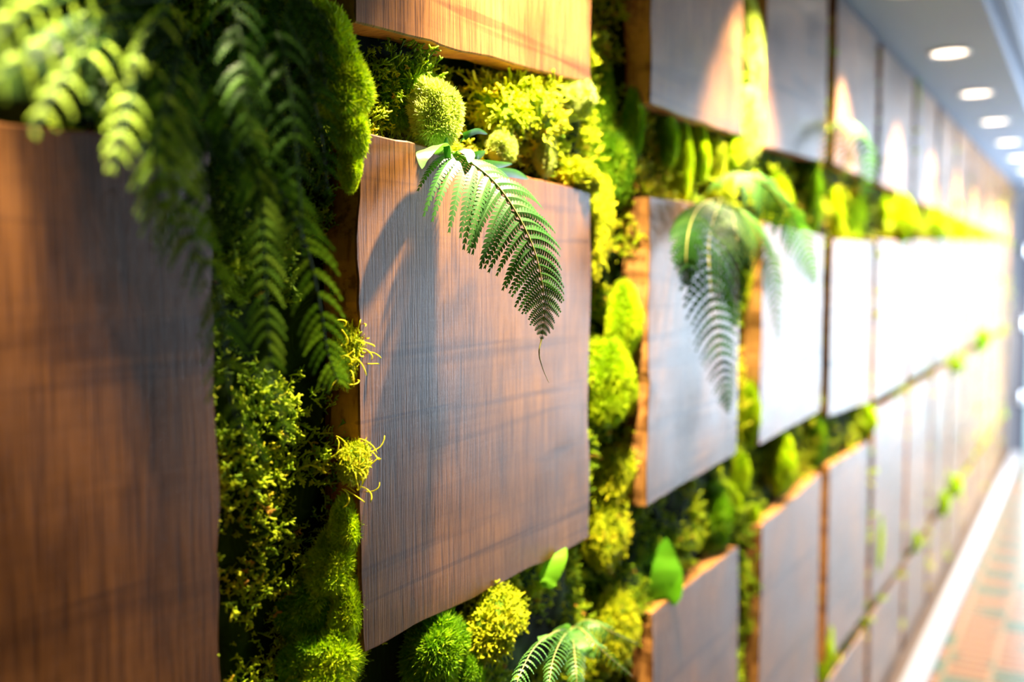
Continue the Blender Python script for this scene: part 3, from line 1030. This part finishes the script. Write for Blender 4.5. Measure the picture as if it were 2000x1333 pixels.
for p_ in (((430, 60, -0.02), (520, 60, 0.06), (590, 140, 0.08), (625, 250, 0.08), (640, 380, 0.075)), ((430, 0, -0.02), (540, -30, 0.07), (610, 60, 0.09), (640, 180, 0.085)),
           ((400, 80, -0.02), (450, 200, 0.05), (480, 330, 0.07), (480, 450, 0.07)), ((380, 80, -0.02), (400, 220, 0.06), (420, 360, 0.08), (430, 480, 0.07)),
           ((360, 60, -0.02), (350, 200, 0.06), (340, 320, 0.08)), ((430, 20, -0.02), (500, 110, 0.06), (550, 230, 0.08), (570, 350, 0.08)),
           ((340, 40, -0.02), (280, 60, 0.06), (230, 140, 0.09), (200, 220, 0.095)), ((330, 0, -0.02), (220, 10, 0.06), (120, 60, 0.10), (60, 120, 0.11))):
    FR2.append((path(*p_), (0.5, 0.85, 0.0), 0.042, 20, 0.0056, 0.12))  # inner fronds, shade put into their dark tone
for i_, (y1_, z1_, x1_) in enumerate([(0.315 + 0.013 * q, 2.0 + 0.05 * (q % 3), 0.06 + 0.035 * (q % 4)) for q in range(32)] + [(0.36, 1.88, 0.20), (0.45, 1.86, 0.19), (0.55, 1.85, 0.17), (0.64, 1.86, 0.13),
                                     (0.60, 1.98, 0.09), (0.68, 1.97, 0.08), (0.74, 1.94, 0.07), (0.70, 1.90, 0.09), (0.62, 1.92, 0.14), (0.52, 1.97, 0.16), (0.38, 1.93, 0.13), (0.44, 1.92, 0.12), (0.50, 1.92, 0.13), (0.40, 1.98, 0.12), (0.48, 1.98, 0.12), (0.56, 1.95, 0.10)]):
    a_ = Vector((-0.03, 0.45 + 0.02 * (i_ % 3), 1.86))  # unseen fronds overhead, added to keep lamplight off the nearest board
    b_ = Vector((x1_, y1_, z1_))
    FR2.append(([a_, a_.lerp(b_, 0.4) + Vector((0, 0, 0.06)), a_.lerp(b_, 0.8) + Vector((0, 0, 0.05)), b_], (0.2, 0.95, 0.1) if abs(y1_ - 0.41) < 0.15 else (0.9, 0.1, 0.1), 0.052, 18, 0.0085, 0.35))
for q_, (pts, B, L, pairs, W, tn) in enumerate(FR2):
    if q_ == 10:
        pass
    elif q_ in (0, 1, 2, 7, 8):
        pairs, L, tn = 9, L * 0.75, 0.85  # outer fronds toned lighter, as if catching the lamp
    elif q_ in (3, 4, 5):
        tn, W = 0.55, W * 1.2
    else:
        tn *= 0.5  # remaining fronds have shade painted in as a darker tone
    frond(f2, pts, B, L, pairs, W, M_FERNL, droop=1.0, teeth=7, prof=fl if q_ in (3, 4, 5) else fp, tone=tn, start=0.12, fwd=0.5, gaps=0.18, smat=M_FERNL, joined=bulk if q_ > 10 else None, stem_r=0.0020)

VV, QQ, RR, off = [], [], [], 0
for V, Q, R in bulk:
    VV.append(V); QQ.append(np.array(Q) + off); RR.append(R); off += len(V)
tag(link('foliage', mesh_np('foliage', np.concatenate(VV), None, M_FERNL, np.concatenate(RR), quads=np.concatenate(QQ), smooth=False), f2), kind='stuff')

# fern over the lilac board
f3 = empty('arching_fern', (0, 0, 0), 'dark fern hanging over the lilac board with pale arching fronds beside it', 'fern')
frond(f3, path((1410, 385, -0.01), (1400, 410, 0.05), (1385, 470, 0.09), (1388, 560, 0.10), (1400, 660, 0.09), (1415, 750, 0.075), (1422, 808, 0.07)), (0.62, 0.78, 0.0), 0.088, 32, 0.0112, M_FERND, droop=0.8, teeth=9, tone=0.3, prof=lambda u: min(1, .6 + 2 * u) * (1 - u) ** 0.75)
frond(f3, path((1405, 350, -0.01), (1440, 338, 0.05), (1500, 365, 0.10), (1545, 430, 0.13), (1575, 500, 0.13), (1592, 555, 0.125)), (0.45, 0.85, 0.1), 0.074, 32, 0.0120, M_FERNB, droop=0.8, teeth=9, tone=0.6)
frond(f3, path((1420, 400, -0.01), (1455, 420, 0.03), (1490, 480, 0.06), (1510, 560, 0.065), (1520, 668, 0.055)), (0.45, 0.88, 0.0), 0.066, 30, 0.0090, M_FERNB, droop=0.8, teeth=9, tone=0.55)
frond(f3, path((1400, 390, -0.01), (1370, 400, 0.05), (1348, 440, 0.08), (1340, 500, 0.085), (1345, 560, 0.08)), (0.62, 0.78, 0.0), 0.055, 26, 0.013, M_FERND, droop=0.8, teeth=9, tone=0.35)
frond(f3, path((1410, 390, -0.01), (1430, 420, 0.06), (1440, 480, 0.09), (1440, 560, 0.09), (1432, 640, 0.08)), (0.62, 0.78, 0.0), 0.060, 28, 0.013, M_FERND, droop=0.8, teeth=9, tone=0.5)

# small far fern by the fourth top board
f4 = empty('far_fern', (0, 0, 0), 'blurred pale green fern below the fourth top row board', 'fern')
frond(f4, path((1640, 250, -0.02), (1655, 235, 0.04), (1680, 265, 0.09), (1692, 320, 0.10), (1694, 380, 0.09)), (0.6, 0.8, 0), 0.075, 20, 0.0075, M_FERNB, droop=0.8, teeth=7, tone=0.35)
frond(f4, path((1640, 250, -0.02), (1640, 240, 0.04), (1650, 290, 0.08), (1655, 345, 0.08)), (0.6, 0.8, 0), 0.070, 18, 0.0075, M_FERNB, droop=0.8, teeth=7, tone=0.4)
frond(f4, path((1640, 250, -0.02), (1625, 245, 0.03), (1620, 300, 0.06), (1622, 350, 0.06)), (0.6, 0.8, 0), 0.055, 16, 0.0075, M_FERNL, droop=0.8, teeth=7, tone=0.35)

# low fern at the bottom
f5 = empty('low_fern', (0, 0, 0), 'small low fern with curling tips beneath the square board', 'fern')
cr0 = (1118, 1228, 0.0)
FR5 = [
    ((1118, 1228, 0), (1150, 1212, 0.03), (1195, 1235, 0.06), (1245, 1258, 0.07)),
    ((1118, 1228, 0), (1135, 1230, 0.04), (1175, 1270, 0.08), (1235, 1322, 0.09)),
    ((1118, 1228, 0), (1085, 1235, 0.05), (1045, 1265, 0.09), (1015, 1320, 0.11), (1000, 1370, 0.11)),
    ((1118, 1228, 0), (1100, 1245, 0.05), (1080, 1290, 0.10), (1070, 1360, 0.12)),
    ((1118, 1228, 0), (1120, 1255, 0.05), (1125, 1310, 0.09), (1130, 1380, 0.10)),
]
for p in FR5:
    frond(f5, path(*p), (0.55, 0.83, 0.0), 0.026, 22, 0.0035, M_FERN, droop=0.9, teeth=8, tone=0.65, start=0.12)
blade(f5, path((1118, 1230, 0.02), (1130, 1245, 0.05), (1145, 1270, 0.07), (1160, 1288, 0.07)), 0.010, M_FERN, (0.5, 0.8, 0), 0.9)
blade(f5, path((1080, 1245, 0.05), (1065, 1240, 0.06), (1055, 1255, 0.065)), 0.009, M_FERN, (0.5, 0.8, 0), 0.9)
blade(f5, path((1110, 1232, 0.02), (1095, 1225, 0.03), (1080, 1232, 0.04)), 0.009, M_FERN, (0.4, 0.8, 0.4), 0.9)


def single_leaf(label, pts, width, bh, mat, tone):
    o = blade(None, pts, width, mat, bh, tone, 'pointed_leaf', 0.35)
    return tag(o, label, 'leaf')


single_leaf('broad pointed green leaf standing behind the brown third row board', path((1296, 1185, -0.02), (1296, 1150, -0.005), (1300, 1100, 0.0), (1302, 1050, 0.0)), 0.032, (0.75, 0.65, 0), M_LEAF, 0.6)
single_leaf('small green leaf with a bright tip under the lower edge of the square board', path((1066, 1148, 0.0), (1075, 1125, 0.005), (1092, 1092, 0.01), (1106, 1070, 0.01)), 0.014, (0.75, 0.65, 0), M_LEAF, 0.8)
